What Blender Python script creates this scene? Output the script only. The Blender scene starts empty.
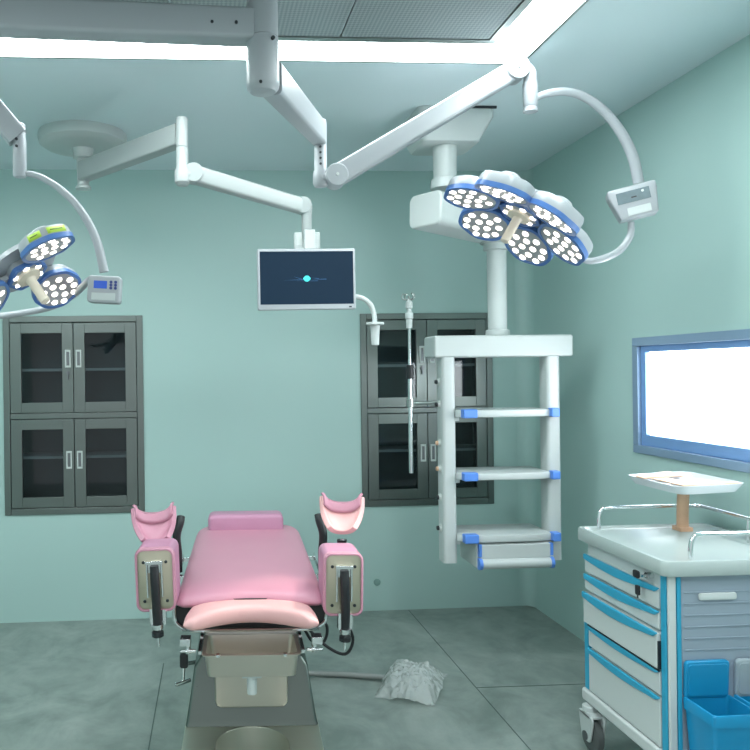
import bpy, bmesh, math, random
from mathutils import Vector as V, Matrix, noise
random.seed(7)
PI = math.pi
scene = bpy.context.scene
COL = scene.collection

# ---------------------------------------------------------------- camera
F, TH, RL, CX, CY, EYE = 750.0, .063, .0128, 247.0, 372.4, 1.5
fwd = V((math.sin(TH), math.cos(TH), 0)); rgt = V((math.cos(TH), -math.sin(TH), 0)); up = V((0, 0, 1))
eu = rgt * math.cos(RL) - up * math.sin(RL)
ev = rgt * math.sin(RL) + up * math.cos(RL)
cam = bpy.data.cameras.new('camera'); cam_o = bpy.data.objects.new('camera', cam); COL.objects.link(cam_o)
cam.sensor_width = 36; cam.lens = 36; cam.clip_start = .02
cam.shift_x = (375 - CX) / 750; cam.shift_y = (CY - 375) / 750
cam_o.matrix_world = Matrix(((eu.x, ev.x, -fwd.x, 0), (eu.y, ev.y, -fwd.y, 0), (eu.z, ev.z, -fwd.z, EYE), (0, 0, 0, 1)))
scene.camera = cam_o

def at(px, py, Y):
    """a point of the room at distance Y from a measured point of the photograph"""
    a = (px - CX) / F; b = (CY - py) / F
    u = a * math.cos(RL) + b * math.sin(RL); v = -a * math.sin(RL) + b * math.cos(RL)
    d = fwd + rgt * u + up * v
    t = Y / d.y
    return V((d.x * t, Y, EYE + d.z * t))

# ---------------------------------------------------------------- materials
def mat(name, col, rough=.5, metal=0.0, emit=None, estr=0, noise_amt=0, noise_scale=8, bump=0, bump_scale=40, spec=.5, coat=0, alpha=1, trans=0, sheen=0):
    m = bpy.data.materials.new(name); m.use_nodes = True
    nt = m.node_tree; b = nt.nodes['Principled BSDF']
    b.inputs['Base Color'].default_value = (*col, 1); b.inputs['Roughness'].default_value = rough
    b.inputs['Metallic'].default_value = metal; b.inputs['Specular IOR Level'].default_value = spec
    b.inputs['Coat Weight'].default_value = coat; b.inputs['Alpha'].default_value = alpha
    b.inputs['Transmission Weight'].default_value = trans
    if emit:
        b.inputs['Emission Color'].default_value = (*emit, 1); b.inputs['Emission Strength'].default_value = estr
    tc = nt.nodes.new('ShaderNodeTexCoord')
    if noise_amt:
        n = nt.nodes.new('ShaderNodeTexNoise'); n.inputs['Scale'].default_value = noise_scale; n.inputs['Detail'].default_value = 5
        nt.links.new(tc.outputs['Object'], n.inputs['Vector'])
        mx = nt.nodes.new('ShaderNodeMix'); mx.data_type = 'RGBA'
        mx.inputs[6].default_value = (*[c * (1 - noise_amt) for c in col], 1); mx.inputs[7].default_value = (*[min(1, c * (1 + noise_amt)) for c in col], 1)
        nt.links.new(n.outputs['Fac'], mx.inputs[0]); nt.links.new(mx.outputs[2], b.inputs['Base Color'])
    if bump:
        n2 = nt.nodes.new('ShaderNodeTexNoise'); n2.inputs['Scale'].default_value = bump_scale; n2.inputs['Detail'].default_value = 3
        nt.links.new(tc.outputs['Object'], n2.inputs['Vector'])
        bp = nt.nodes.new('ShaderNodeBump'); bp.inputs['Strength'].default_value = bump; bp.inputs['Distance'].default_value = .01
        nt.links.new(n2.outputs['Fac'], bp.inputs['Height']); nt.links.new(bp.outputs['Normal'], b.inputs['Normal'])
    return m

def brushed(name, col, rough, stretch=(1, 1, 40), amt=.15):
    m = mat(name, col, rough, 1.0); nt = m.node_tree; b = nt.nodes['Principled BSDF']
    tc = nt.nodes.new('ShaderNodeTexCoord'); mp = nt.nodes.new('ShaderNodeMapping'); mp.inputs['Scale'].default_value = stretch
    n = nt.nodes.new('ShaderNodeTexNoise'); n.inputs['Scale'].default_value = 6; n.inputs['Detail'].default_value = 4
    nt.links.new(tc.outputs['Object'], mp.inputs['Vector']); nt.links.new(mp.outputs['Vector'], n.inputs['Vector'])
    mr = nt.nodes.new('ShaderNodeMapRange'); mr.inputs[3].default_value = rough - amt * .5; mr.inputs[4].default_value = rough + amt * .5
    nt.links.new(n.outputs['Fac'], mr.inputs[0]); nt.links.new(mr.outputs[0], b.inputs['Roughness'])
    return m

WALL = mat('teal_wall_paint', (.43, .60, .572), .38, noise_amt=.03, noise_scale=1.5)
CEIL = mat('teal_ceiling_paint', (.69, .80, .83), .5, noise_amt=.02, noise_scale=1.2)
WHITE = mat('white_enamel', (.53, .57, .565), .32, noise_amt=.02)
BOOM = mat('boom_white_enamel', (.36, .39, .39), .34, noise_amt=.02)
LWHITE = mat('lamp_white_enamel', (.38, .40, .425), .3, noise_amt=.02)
CARTW = mat('cart_white_plastic', (.62, .65, .645), .4, noise_amt=.02)
CARTTOP = mat('cart_worktop_plastic', (.43, .49, .48), .26, noise_amt=.02)
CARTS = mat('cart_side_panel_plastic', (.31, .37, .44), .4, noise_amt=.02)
BLUEP = mat('cart_blue_plastic', (.03, .36, .56), .35, noise_amt=.04)
BINB = mat('bin_blue_plastic', (.01, .27, .52), .32, noise_amt=.05)
RIMB = mat('lamp_blue_rim', (.07, .17, .44), .35, noise_amt=.03)
BUMPB = mat('shelf_bumper_blue', (.10, .26, .74), .4, noise_amt=.03)
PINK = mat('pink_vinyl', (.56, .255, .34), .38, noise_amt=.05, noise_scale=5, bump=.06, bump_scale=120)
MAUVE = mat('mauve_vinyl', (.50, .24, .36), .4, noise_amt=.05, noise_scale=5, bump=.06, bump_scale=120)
PINK_LIT = mat('lit_pink_vinyl', (.76, .42, .42), .38, noise_amt=.05, noise_scale=5, bump=.06, bump_scale=120)  # pink vinyl made paler and warmer, lamp light put into the colour
STEEL = brushed('brushed_stainless', (.42, .45, .44), .33)
CABST = brushed('cabinet_stainless', (.19, .215, .205), .32, (6, 6, 1), .08)
CABIN = mat('cabinet_inside_steel', (.15, .18, .18), .5, .7, noise_amt=.1)
BASEST = brushed('base_shroud_stainless', (.15, .175, .16), .32, (1, 1, 30), .2)
PLATEST = brushed('base_plate_stainless', (.66, .64, .56), .42, (1, 30, 1))
TRAYST = brushed('tray_stainless', (.56, .52, .46), .34, (1, 1, 30))
PLATE = brushed('pad_back_plate', (.50, .46, .36), .42)
CHROME = mat('chrome', (.75, .77, .78), .14, 1.0, noise_amt=.03)
BLACK = mat('black_rubber', (.012, .013, .016), .42, noise_amt=.2)
DARK = mat('dark_gap', (.02, .025, .03), .6, noise_amt=.2)
SCREEN = mat('monitor_screen', (.004, .012, .024), .5, spec=.15, emit=(.01, .035, .075), estr=.35, noise_amt=.05)
LOGO = mat('screen_logo_cyan', (.02, .3, .32), .4, emit=(.06, .72, .72), estr=.9, noise_amt=.05)
LOGOL = mat('screen_line_blue', (.01, .05, .12), .4, emit=(.01, .10, .26), estr=.6, noise_amt=.05)
LCD = mat('lcd_blue', (.02, .06, .30), .25, emit=(.02, .08, .45), estr=.5, noise_amt=.05)
LCDG = mat('lcd_grey', (.10, .15, .17), .3, noise_amt=.25, noise_scale=40)
BUTTON = mat('button_blue', (.03, .05, .22), .4, noise_amt=.1)
LEDPAN = mat('led_panel_grey', (.36, .36, .38), .3, noise_amt=.05)
LED = mat('led_lens', (.9, .88, .82), .2, emit=(1.0, .93, .84), estr=2.2, noise_amt=.02)
CREAM = mat('cream_handle', (.72, .63, .52), .42, noise_amt=.03)
STICK = mat('lime_sticker', (.48, .68, .07), .5, noise_amt=.08, noise_scale=30)
INK = mat('sticker_ink', (.10, .16, .04), .6, noise_amt=.1)
TAN = mat('tan_kraft_film', (.66, .40, .26), .5, noise_amt=.18, noise_scale=20)
TRAYP = mat('clear_white_plastic', (.82, .87, .90), .22, noise_amt=.02, trans=.25)
WINF = mat('blue_grey_aluminium', (.25, .36, .50), .33, .3, noise_amt=.05)
WINR = mat('window_reveal_blue', (.20, .36, .66), .4, .2, noise_amt=.05)
LIGHTP = mat('led_strip_diffuser', (.9, .9, .9), .4, emit=(.90, 1.0, 1.0), estr=19.0, noise_amt=.01)
PANE = mat('daylit_frosted_pane', (.9, .9, .9), .3, emit=(.93, .98, 1.0), estr=9.0, noise_amt=.01)
TYRE = mat('grey_castor_tyre', (.09, .10, .10), .5, noise_amt=.1)
GREYHOSE = mat('grey_hose', (.30, .32, .31), .5, noise_amt=.1)
NICHE = mat('lock_metal', (.2, .21, .22), .35, .9, noise_amt=.1)
PULL = mat('pale_pull', (.60, .64, .62), .4, .0, noise_amt=.05)

# glass of the cabinet doors
GLASS = bpy.data.materials.new('dark_cabinet_glass'); GLASS.use_nodes = True
nt = GLASS.node_tree; nt.nodes.clear()
o = nt.nodes.new('ShaderNodeOutputMaterial'); t = nt.nodes.new('ShaderNodeBsdfTransparent'); g = nt.nodes.new('ShaderNodeBsdfGlossy')
fr = nt.nodes.new('ShaderNodeFresnel'); fr.inputs['IOR'].default_value = 1.42; mx = nt.nodes.new('ShaderNodeMixShader')
t.inputs['Color'].default_value = (.62, .68, .70, 1); g.inputs['Roughness'].default_value = .04
nt.links.new(fr.outputs[0], mx.inputs[0]); nt.links.new(t.outputs[0], mx.inputs[1]); nt.links.new(g.outputs[0], mx.inputs[2]); nt.links.new(mx.outputs[0], o.inputs[0])

# crinkled film
FILM = bpy.data.materials.new('crinkled_clear_film'); FILM.use_nodes = True
nt = FILM.node_tree; b = nt.nodes['Principled BSDF']
b.inputs['Base Color'].default_value = (.68, .74, .72, 1); b.inputs['Roughness'].default_value = .22; b.inputs['Alpha'].default_value = .55
tc = nt.nodes.new('ShaderNodeTexCoord'); vo = nt.nodes.new('ShaderNodeTexVoronoi'); vo.inputs['Scale'].default_value = 26
bp = nt.nodes.new('ShaderNodeBump'); bp.inputs['Strength'].default_value = .9; bp.inputs['Distance'].default_value = .02
nt.links.new(tc.outputs['Object'], vo.inputs['Vector']); nt.links.new(vo.outputs['Distance'], bp.inputs['Height']); nt.links.new(bp.outputs['Normal'], b.inputs['Normal'])

# floor: seamless grey green vinyl with welded seams and cloudy pattern
FLOOR = bpy.data.materials.new('grey_green_vinyl_floor'); FLOOR.use_nodes = True
nt = FLOOR.node_tree; b = nt.nodes['Principled BSDF']; b.inputs['Roughness'].default_value = .34
tc = nt.nodes.new('ShaderNodeTexCoord'); mp = nt.nodes.new('ShaderNodeMapping'); mp.inputs['Scale'].default_value = (1, .8, 1)
n1 = nt.nodes.new('ShaderNodeTexNoise'); n1.inputs['Scale'].default_value = 3.2; n1.inputs['Detail'].default_value = 8; n1.inputs['Roughness'].default_value = .62; n1.inputs['Distortion'].default_value = .8
n2 = nt.nodes.new('ShaderNodeTexNoise'); n2.inputs['Scale'].default_value = 14; n2.inputs['Detail'].default_value = 6
cr = nt.nodes.new('ShaderNodeValToRGB'); cr.color_ramp.elements[0].position = .3; cr.color_ramp.elements[0].color = (.165, .21, .19, 1)
cr.color_ramp.elements[1].position = .72; cr.color_ramp.elements[1].color = (.335, .385, .36, 1)
mxn = nt.nodes.new('ShaderNodeMath'); mxn.operation = 'MULTIPLY_ADD'; mxn.inputs[1].default_value = .3
nt.links.new(tc.outputs['Object'], mp.inputs['Vector']); nt.links.new(mp.outputs['Vector'], n1.inputs['Vector']); nt.links.new(mp.outputs['Vector'], n2.inputs['Vector'])
sub = nt.nodes.new('ShaderNodeMath'); sub.operation = 'SUBTRACT'; sub.inputs[1].default_value = .5
nt.links.new(n2.outputs['Fac'], sub.inputs[0]); nt.links.new(sub.outputs[0], mxn.inputs[0]); nt.links.new(n1.outputs['Fac'], mxn.inputs[2])
nt.links.new(mxn.outputs[0], cr.inputs['Fac']); nt.links.new(cr.outputs['Color'], b.inputs['Base Color'])

# laminar flow grille: perforated grey sheet
GRILLE = mat('perforated_grey_sheet', (.30, .34, .345), .5, .2)
nt = GRILLE.node_tree; b = nt.nodes['Principled BSDF']
tc = nt.nodes.new('ShaderNodeTexCoord'); mp = nt.nodes.new('ShaderNodeMapping'); mp.inputs['Scale'].default_value = (95, 95, 95); mp.inputs['Rotation'].default_value = (0, 0, .785)
ch = nt.nodes.new('ShaderNodeTexChecker'); ch.inputs['Scale'].default_value = 1
ch.inputs['Color1'].default_value = (.33, .37, .375, 1); ch.inputs['Color2'].default_value = (.22, .26, .265, 1)
nt.links.new(tc.outputs['Object'], mp.inputs['Vector']); nt.links.new(mp.outputs['Vector'], ch.inputs['Vector']); nt.links.new(ch.outputs['Color'], b.inputs['Base Color'])

# ---------------------------------------------------------------- mesh helpers
WM = {}          # world matrix of each object made here

def obj(name, bm, m, parent=None, local=False, bevel=0, seg=2, smooth=True, subd=0, solid=0):
    if parent is not None and not local:
        bm.transform(WM[parent.name].inverted())
    bmesh.ops.recalc_face_normals(bm, faces=bm.faces)
    if smooth:
        for f in bm.faces: f.smooth = True
        for e in bm.edges:
            if len(e.link_faces) == 2 and e.calc_face_angle(0) > .6: e.smooth = False
    me = bpy.data.meshes.new(name); bm.to_mesh(me); bm.free(); me.materials.append(m)
    ob = bpy.data.objects.new(name, me); COL.objects.link(ob)
    if parent is not None:
        ob.parent = parent; WM[ob.name] = WM[parent.name]
    else:
        WM[ob.name] = Matrix.Identity(4)
    if solid:
        s = ob.modifiers.new('solid', 'SOLIDIFY'); s.thickness = solid; s.offset = 0
    if subd:
        s = ob.modifiers.new('subd', 'SUBSURF'); s.levels = subd; s.render_levels = subd
    if bevel:
        bv = ob.modifiers.new('bevel', 'BEVEL'); bv.width = bevel; bv.segments = seg; bv.limit_method = 'ANGLE'; bv.angle_limit = .6; bv.harden_normals = True
    return ob

def thing(name, label, cat, loc, rz=0, group=None):
    o = bpy.data.objects.new(name, None); COL.objects.link(o)
    o.location = loc; o.rotation_euler = (0, 0, rz); o.empty_display_size = .1
    WM[o.name] = Matrix.Translation(loc) @ Matrix.Rotation(rz, 4, 'Z')
    o['label'] = label; o['category'] = cat
    if group: o['group'] = group
    return o

def tag(o, label, cat, group=None):
    o['label'] = label; o['category'] = cat
    if group: o['group'] = group
    return o

def struct(o):
    o['kind'] = 'structure'; return o

def rebase(o, loc):
    """puts the origin of a one-mesh thing at its base"""
    o.data.transform(Matrix.Translation(-V(loc))); o.location = loc; WM[o.name] = Matrix.Translation(loc)
    return o

def B(): return bmesh.new()

def box(bm, x0, x1, y0, y1, z0, z1, M=None):
    vs = [bm.verts.new((x, y, z)) for x in (x0, x1) for y in (y0, y1) for z in (z0, z1)]
    if M is not None:
        for v in vs: v.co = M @ v.co
    for f in ((0, 1, 3, 2), (4, 6, 7, 5), (0, 4, 5, 1), (2, 3, 7, 6), (0, 2, 6, 4), (1, 5, 7, 3)):
        bm.faces.new([vs[i] for i in f])
    return bm

def loft(bm, rings, caps=True, closed=True):
    R = [[bm.verts.new(p) for p in r] for r in rings]
    n = len(R[0])
    for a, b2 in zip(R, R[1:]):
        for i in range(n if closed else n - 1):
            j = (i + 1) % n
            bm.faces.new((a[i], a[j], b2[j], b2[i]))
    if caps:
        bm.faces.new(R[0][::-1]); bm.faces.new(R[-1])
    return bm

def frame_of(d):
    d = d.normalized(); a = V((0, 0, 1)) if abs(d.z) < .95 else V((0, 1, 0))
    s = d.cross(a).normalized(); return s, s.cross(d).normalized()

def cyl(bm, p0, p1, r0, r1=None, n=24):
    p0, p1 = V(p0), V(p1); r1 = r0 if r1 is None else r1
    s, u = frame_of(p1 - p0)
    return loft(bm, [[p + (s * math.cos(2 * PI * k / n) + u * math.sin(2 * PI * k / n)) * r for k in range(n)] for p, r in ((p0, r0), (p1, r1))])

def lathe(bm, p0, p1, prof, n=28):
    """prof: (t along p0-p1 in metres, radius)"""
    p0, p1 = V(p0), V(p1); d = (p1 - p0).normalized(); s, u = frame_of(d)
    return loft(bm, [[p0 + d * t + (s * math.cos(2 * PI * k / n) + u * math.sin(2 * PI * k / n)) * max(r, .0004) for k in range(n)] for t, r in prof])

def smooth_path(pts, n=6):
    pts = [V(p) for p in pts]; out = []
    P = [pts[0] * 2 - pts[1]] + pts + [pts[-1] * 2 - pts[-2]]
    for i in range(1, len(P) - 2):
        for k in range(n):
            t = k / n; a, b2, c, d = P[i - 1], P[i], P[i + 1], P[i + 2]
            out.append(.5 * ((2 * b2) + (c - a) * t + (2 * a - 5 * b2 + 4 * c - d) * t * t + (3 * b2 - a - 3 * c + d) * t ** 3))
    out.append(pts[-1]); return out

def tube(bm, pts, r, n=14, curve=True, sub=6):
    pts = smooth_path(pts, sub) if curve else [V(p) for p in pts]
    rings = []; s = None
    for i, p in enumerate(pts):
        d = (pts[min(i + 1, len(pts) - 1)] - pts[max(i - 1, 0)]).normalized()
        if s is None: s, u = frame_of(d)
        s = (s - d * s.dot(d)).normalized(); u = d.cross(s)
        rr = r(i / (len(pts) - 1)) if callable(r) else r
        rings.append([p + (s * math.cos(2 * PI * k / n) + u * math.sin(2 * PI * k / n)) * rr for k in range(n)])
    return loft(bm, rings)

def beam(bm, p0, p1, w0, h0, w1=None, h1=None, n=5, rad=.3):
    """box section arm, rounded corners; w across, h in the vertical plane"""
    p0, p1 = V(p0), V(p1); w1 = w1 or w0; h1 = h1 or h0
    d = (p1 - p0).normalized(); s = d.cross(V((0, 0, 1))).normalized(); u = s.cross(d)
    rings = []
    for p, w, h in ((p0, w0, h0), (p1, w1, h1)):
        r = min(w, h) * rad; ring = []
        for cx, cz, a0 in ((w / 2 - r, h / 2 - r, 0), (-w / 2 + r, h / 2 - r, PI / 2), (-w / 2 + r, -h / 2 + r, PI), (w / 2 - r, -h / 2 + r, 1.5 * PI)):
            for k in range(n + 1):
                a = a0 + PI / 2 * k / n
                ring.append(p + s * (cx + r * math.cos(a)) + u * (cz + r * math.sin(a)))
        rings.append(ring)
    return loft(bm, rings)

def rrect(w, h, r, n=5):
    out = []
    for cx, cy, a0 in ((w / 2 - r, h / 2 - r, 0), (-w / 2 + r, h / 2 - r, PI / 2), (-w / 2 + r, -h / 2 + r, PI), (w / 2 - r, -h / 2 + r, 1.5 * PI)):
        for k in range(n + 1):
            a = a0 + PI / 2 * k / n; out.append((cx + r * math.cos(a), cy + r * math.sin(a)))
    return out

def inset(pts, d):
    n = len(pts); out = []
    area = sum(pts[i][0] * pts[(i + 1) % n][1] - pts[(i + 1) % n][0] * pts[i][1] for i in range(n))
    sg = 1 if area > 0 else -1
    for i in range(n):
        a, b2, c = V(pts[i - 1]), V(pts[i]), V(pts[(i + 1) % n])
        e1 = (b2 - a); e2 = (c - b2)
        e1 = e1.normalized() if e1.length > 1e-9 else e2.normalized(); e2 = e2.normalized() if e2.length > 1e-9 else e1
        n1 = V((-e1.y, e1.x)) * sg; n2 = V((-e2.y, e2.x)) * sg
        m = (n1 + n2); m = m.normalized() if m.length > 1e-6 else n1
        k = d / max(.35, m.dot(n1)); q = b2 + m * k
        out.append((q.x, q.y))
    return out

def pillowed(bm, outline, z0, z1, r, M=None, k=5, rx=None, rz=None):
    """an outline extruded from z0 to z1 with rounded edges of radius r; M places it"""
    M = M or Matrix.Identity(4); rx = rx or r; rz = rz or r
    q = [PI / 2 * i / k for i in range(k + 1)]
    low = [[M @ V((x, y, z0 + r * (1 - math.sin(a)))) for x, y in inset(outline, r * (1 - math.cos(a)))] for a in q[::-1]]
    high = [[M @ V((x, y, z1 - rz * (1 - math.sin(a)))) for x, y in inset(outline, rx * (1 - math.cos(a)))] for a in q]
    # bottom ring (inset) up to the full outline, then in again towards the top
    return loft(bm, low + high)

def quilt(bm, front, back, hw, zc, ht, hb, p=5.0, nu=44, nv=44, slope=0):
    """upholstered pad between the curves y = front(x) and y = back(x), |x| <= hw, plump above and below its seam"""
    gs = []
    for h in (ht, -hb):
        g = []
        for j in range(nv + 1):
            v = math.sin(PI / 2 * (-1 + 2 * j / nv)); row = []
            for i in range(nu + 1):
                u = math.sin(PI / 2 * (-1 + 2 * i / nu)); x = hw * u
                y = front(x) + (back(x) - front(x)) * (v + 1) / 2
                k = (max(0, 1 - abs(u) ** p) * max(0, 1 - abs(v) ** p)) ** .5
                row.append(bm.verts.new((x, y, zc + h * k + slope * max(0, y))))
            g.append(row)
        for j in range(nv):
            for i in range(nu): bm.faces.new((g[j][i], g[j][i + 1], g[j + 1][i + 1], g[j + 1][i]))
    bmesh.ops.remove_doubles(bm, verts=bm.verts, dist=.00002)
    return bm

def place(loc, ex, ey, ez):
    """matrix from local axes"""
    return Matrix(((ex.x, ey.x, ez.x, loc[0]), (ex.y, ey.y, ez.y, loc[1]), (ex.z, ey.z, ez.z, loc[2]), (0, 0, 0, 1)))

def facing(loc, tilt=0, rz=0):
    """local x right, local y up, local z towards the viewer (-Y)"""
    M = Matrix.Translation(loc) @ Matrix.Rotation(rz, 4, 'Z') @ Matrix(((1, 0, 0, 0), (0, 0, -1, 0), (0, 1, 0, 0), (0, 0, 0, 1)))
    return M @ Matrix.Rotation(tilt, 4, 'Z')

def copy_tree(o, parent=None):
    c = o.copy(); COL.objects.link(c)
    if parent is not None: c.parent = parent
    for ch_ in list(o.children): copy_tree(ch_, c)
    return c

# ================================================================ SETTING
XL, XR, YB, YF, H = -2.3, 2.085, 4.63, -1.2, 2.75
CABS = ((-1.186, -.346), (1.002, 1.842)); CZ0, CZ1 = .653, 1.857
bm = B()
xs = [XL, CABS[0][0], CABS[0][1], CABS[1][0], CABS[1][1], XR + .12]
for i in range(5):
    if i in (1, 3):
        box(bm, xs[i], xs[i + 1], YB, YB + .12, 0, CZ0); box(bm, xs[i], xs[i + 1], YB, YB + .12, CZ1, H)
    else:
        box(bm, xs[i], xs[i + 1], YB, YB + .12, 0, H)
struct(obj('wall_back', bm, WALL, smooth=False))
WY0, WY1, WZ0, WZ1 = 1.85, 3.48, 1.093, 1.641
bm = B()
box(bm, XR, XR + .12, YF, WY0, 0, H); box(bm, XR, XR + .12, WY1, YB, 0, H)
box(bm, XR, XR + .12, WY0, WY1, 0, WZ0); box(bm, XR, XR + .12, WY0, WY1, WZ1, H)
struct(obj('wall_right', bm, WALL, smooth=False))
struct(obj('wall_left', box(B(), XL - .12, XL, YF, YB + .12, 0, H), WALL, smooth=False))
struct(obj('floor', box(B(), XL - .12, XR + .12, YF, YB + .12, -.1, 0), FLOOR, smooth=False))
struct(obj('ceiling', box(B(), XL - .12, XR + .12, YF, YB + .12, H, H + .1), CEIL, smooth=False))
# rounded cove profile in the far right corner
r = .085
bm = B(); ring = []
arc = [(XR - r + r * math.cos(a), YB - r + r * math.sin(a)) for a in [PI / 2 * k / 8 for k in range(9)]]
prof = arc + [(XR + .001, YB + .001)]
loft(bm, [[V((x, y, .004)) for x, y in prof], [V((x, y, H - .001)) for x, y in prof]])
struct(obj('trim_1', bm, WALL))
# welded seams of the floor sheet
SEAM = mat('floor_weld_seam', (.07, .11, .10), .5, noise_amt=.1)
def seam(n, a, b2, w=.005):
    a, b2 = V((*a, .0005)), V((*b2, .0005)); d = (b2 - a).normalized(); s = V((-d.y, d.x, 0)) * w / 2
    bm = B(); loft(bm, [[a + s, a - s, a - s + V((0, 0, .001)), a + s + V((0, 0, .001))], [b2 + s, b2 - s, b2 - s + V((0, 0, .001)), b2 + s + V((0, 0, .001))]])
    struct(obj('trim_%d' % n, bm, SEAM, smooth=False))
seam(2, (-.255, 1.4), (-.205, 3.9)); seam(3, (1.275, 1.4), (1.285, 4.62), .004); seam(4, (1.282, 3.46), (2.08, 3.45), .003)

# window
win = thing('window_1', '', '', (XR, WY1, WZ0)); del win['label']; del win['category']; struct(win)
bm = B(); fx = XR - .012; w = .04
for (y0, y1, z0, z1) in ((WY0, WY1, WZ1 - w, WZ1), (WY0, WY1, WZ0, WZ0 + w * .95), (WY1 - w * 1.1, WY1, WZ0 + w * .95, WZ1 - w), (WY0, WY0 + w, WZ0 + w * .95, WZ1 - w)):
    box(bm, fx, XR + .11, y0, y1, z0, z1)
obj('window_frame', bm, WINF, win, bevel=.003)
bm = B(); w2 = .03
for (y0, y1, z0, z1) in ((WY0 + w, WY1 - w * 1.1, WZ1 - w - w2, WZ1 - w), (WY0 + w, WY1 - w * 1.1, WZ0 + w * .95, WZ0 + w + .05), (WY1 - w * 1.1 - .038, WY1 - w * 1.1, WZ0 + w + .05, WZ1 - w - w2), (2.655, 2.705, WZ0 + w + .05, WZ1 - w - w2)):
    box(bm, XR + .004, XR + .09, y0, y1, z0, z1)
sash = obj('sash', bm, WINR, win, bevel=.003)
bm = B(); box(bm, XR - .004, XR + .006, 2.67, 2.69, 1.32, 1.36); cyl(bm, (XR - .012, 2.68, 1.345), (XR + .012, 2.68, 1.345), .012)
obj('window_latch', bm, WHITE, sash)
obj('pane', box(B(), XR + .026, XR + .032, 2.69, WY1 - .07, WZ0 + .07, WZ1 - .06), PANE, win, smooth=False)
obj('pane', box(B(), XR + .026, XR + .032, WY0 + .03, 2.67, WZ0 + .07, WZ1 - .06), PANE, win, smooth=False)

# ceiling: laminar-flow grille inside a ring of light
RX0, RX1, RY0, RY1, RW = -1.5, 1.312, .3, 2.962, .178
lt = thing('ceiling_light', 'white glowing light strip framing the grey ceiling grille', 'ceiling light', (0, 1.6, H - .012))
bm = B()
ox = [(RX0, RY0), (RX1, RY0), (RX1, RY1), (RX0, RY1)]; ix = [(RX0 + RW, RY0 + RW), (RX1 - RW, RY0 + RW), (RX1 - RW, RY1 - RW), (RX0 + RW, RY1 - RW)]
for i in range(4):
    j = (i + 1) % 4
    q = [ox[i], ox[j], ix[j], ix[i]]
    loft(bm, [[V((x, y, H - .010)) for x, y in q], [V((x, y, H - .0005)) for x, y in q]])
obj('light_diffuser', bm, LIGHTP, lt, smooth=False)
bm = B(); e = .012
for (x0, x1, y0, y1) in ((RX0 - e, RX1 + e, RY1, RY1 + e), (RX0 - e, RX1 + e, RY0 - e, RY0), (RX1, RX1 + e, RY0, RY1), (RX0 - e, RX0, RY0, RY1)):
    box(bm, x0, x1, y0, y1, H - .013, H - .0005)
obj('light_trim', bm, STEEL, lt, smooth=False)
gr = thing('air_grille', 'grey perforated air grille panels on the ceiling inside the light strip', 'air grille', (0, 1.6, H - .03))
gx0, gx1, gy0, gy1 = RX0 + RW + .002, RX1 - RW - .002, RY0 + RW + .002, RY1 - RW - .002
bm = B(); e = .03
for (x0, x1, y0, y1) in ((gx0, gx1, gy1 - e, gy1), (gx0, gx1, gy0, gy0 + e), (gx1 - e, gx1, gy0 + e, gy1 - e), (gx0, gx0 + e, gy0 + e, gy1 - e)):
    box(bm, x0, x1, y0, y1, H - .016, H - .0005)
obj('grille_frame', bm, STEEL, gr, smooth=False)
cuts = [gx0 + e, -.70, -.085, .535, gx1 - e]
for a, b2 in zip(cuts, cuts[1:]):
    for c0, c1 in ((gy0 + e, 1.62), (1.62, gy1 - e)):
        obj('grille_panel', box(B(), a + .004, b2 - .004, c0 + .004, c1 - .004, H - .012, H - .0005), GRILLE, gr, smooth=False)

# small round cover low on the back wall
p = at(377, 582, YB)
ou = obj('wall_outlet', lathe(B(), p, p + V((0, -1, 0)), [(0, .022), (.006, .022), (.009, .016), (.009, .0)]), mat('outlet_teal', (.22, .36, .33), .5, noise_amt=.1))
tag(ou, 'small round dark teal cover low on the back wall', 'wall cover'); rebase(ou, p)

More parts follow.
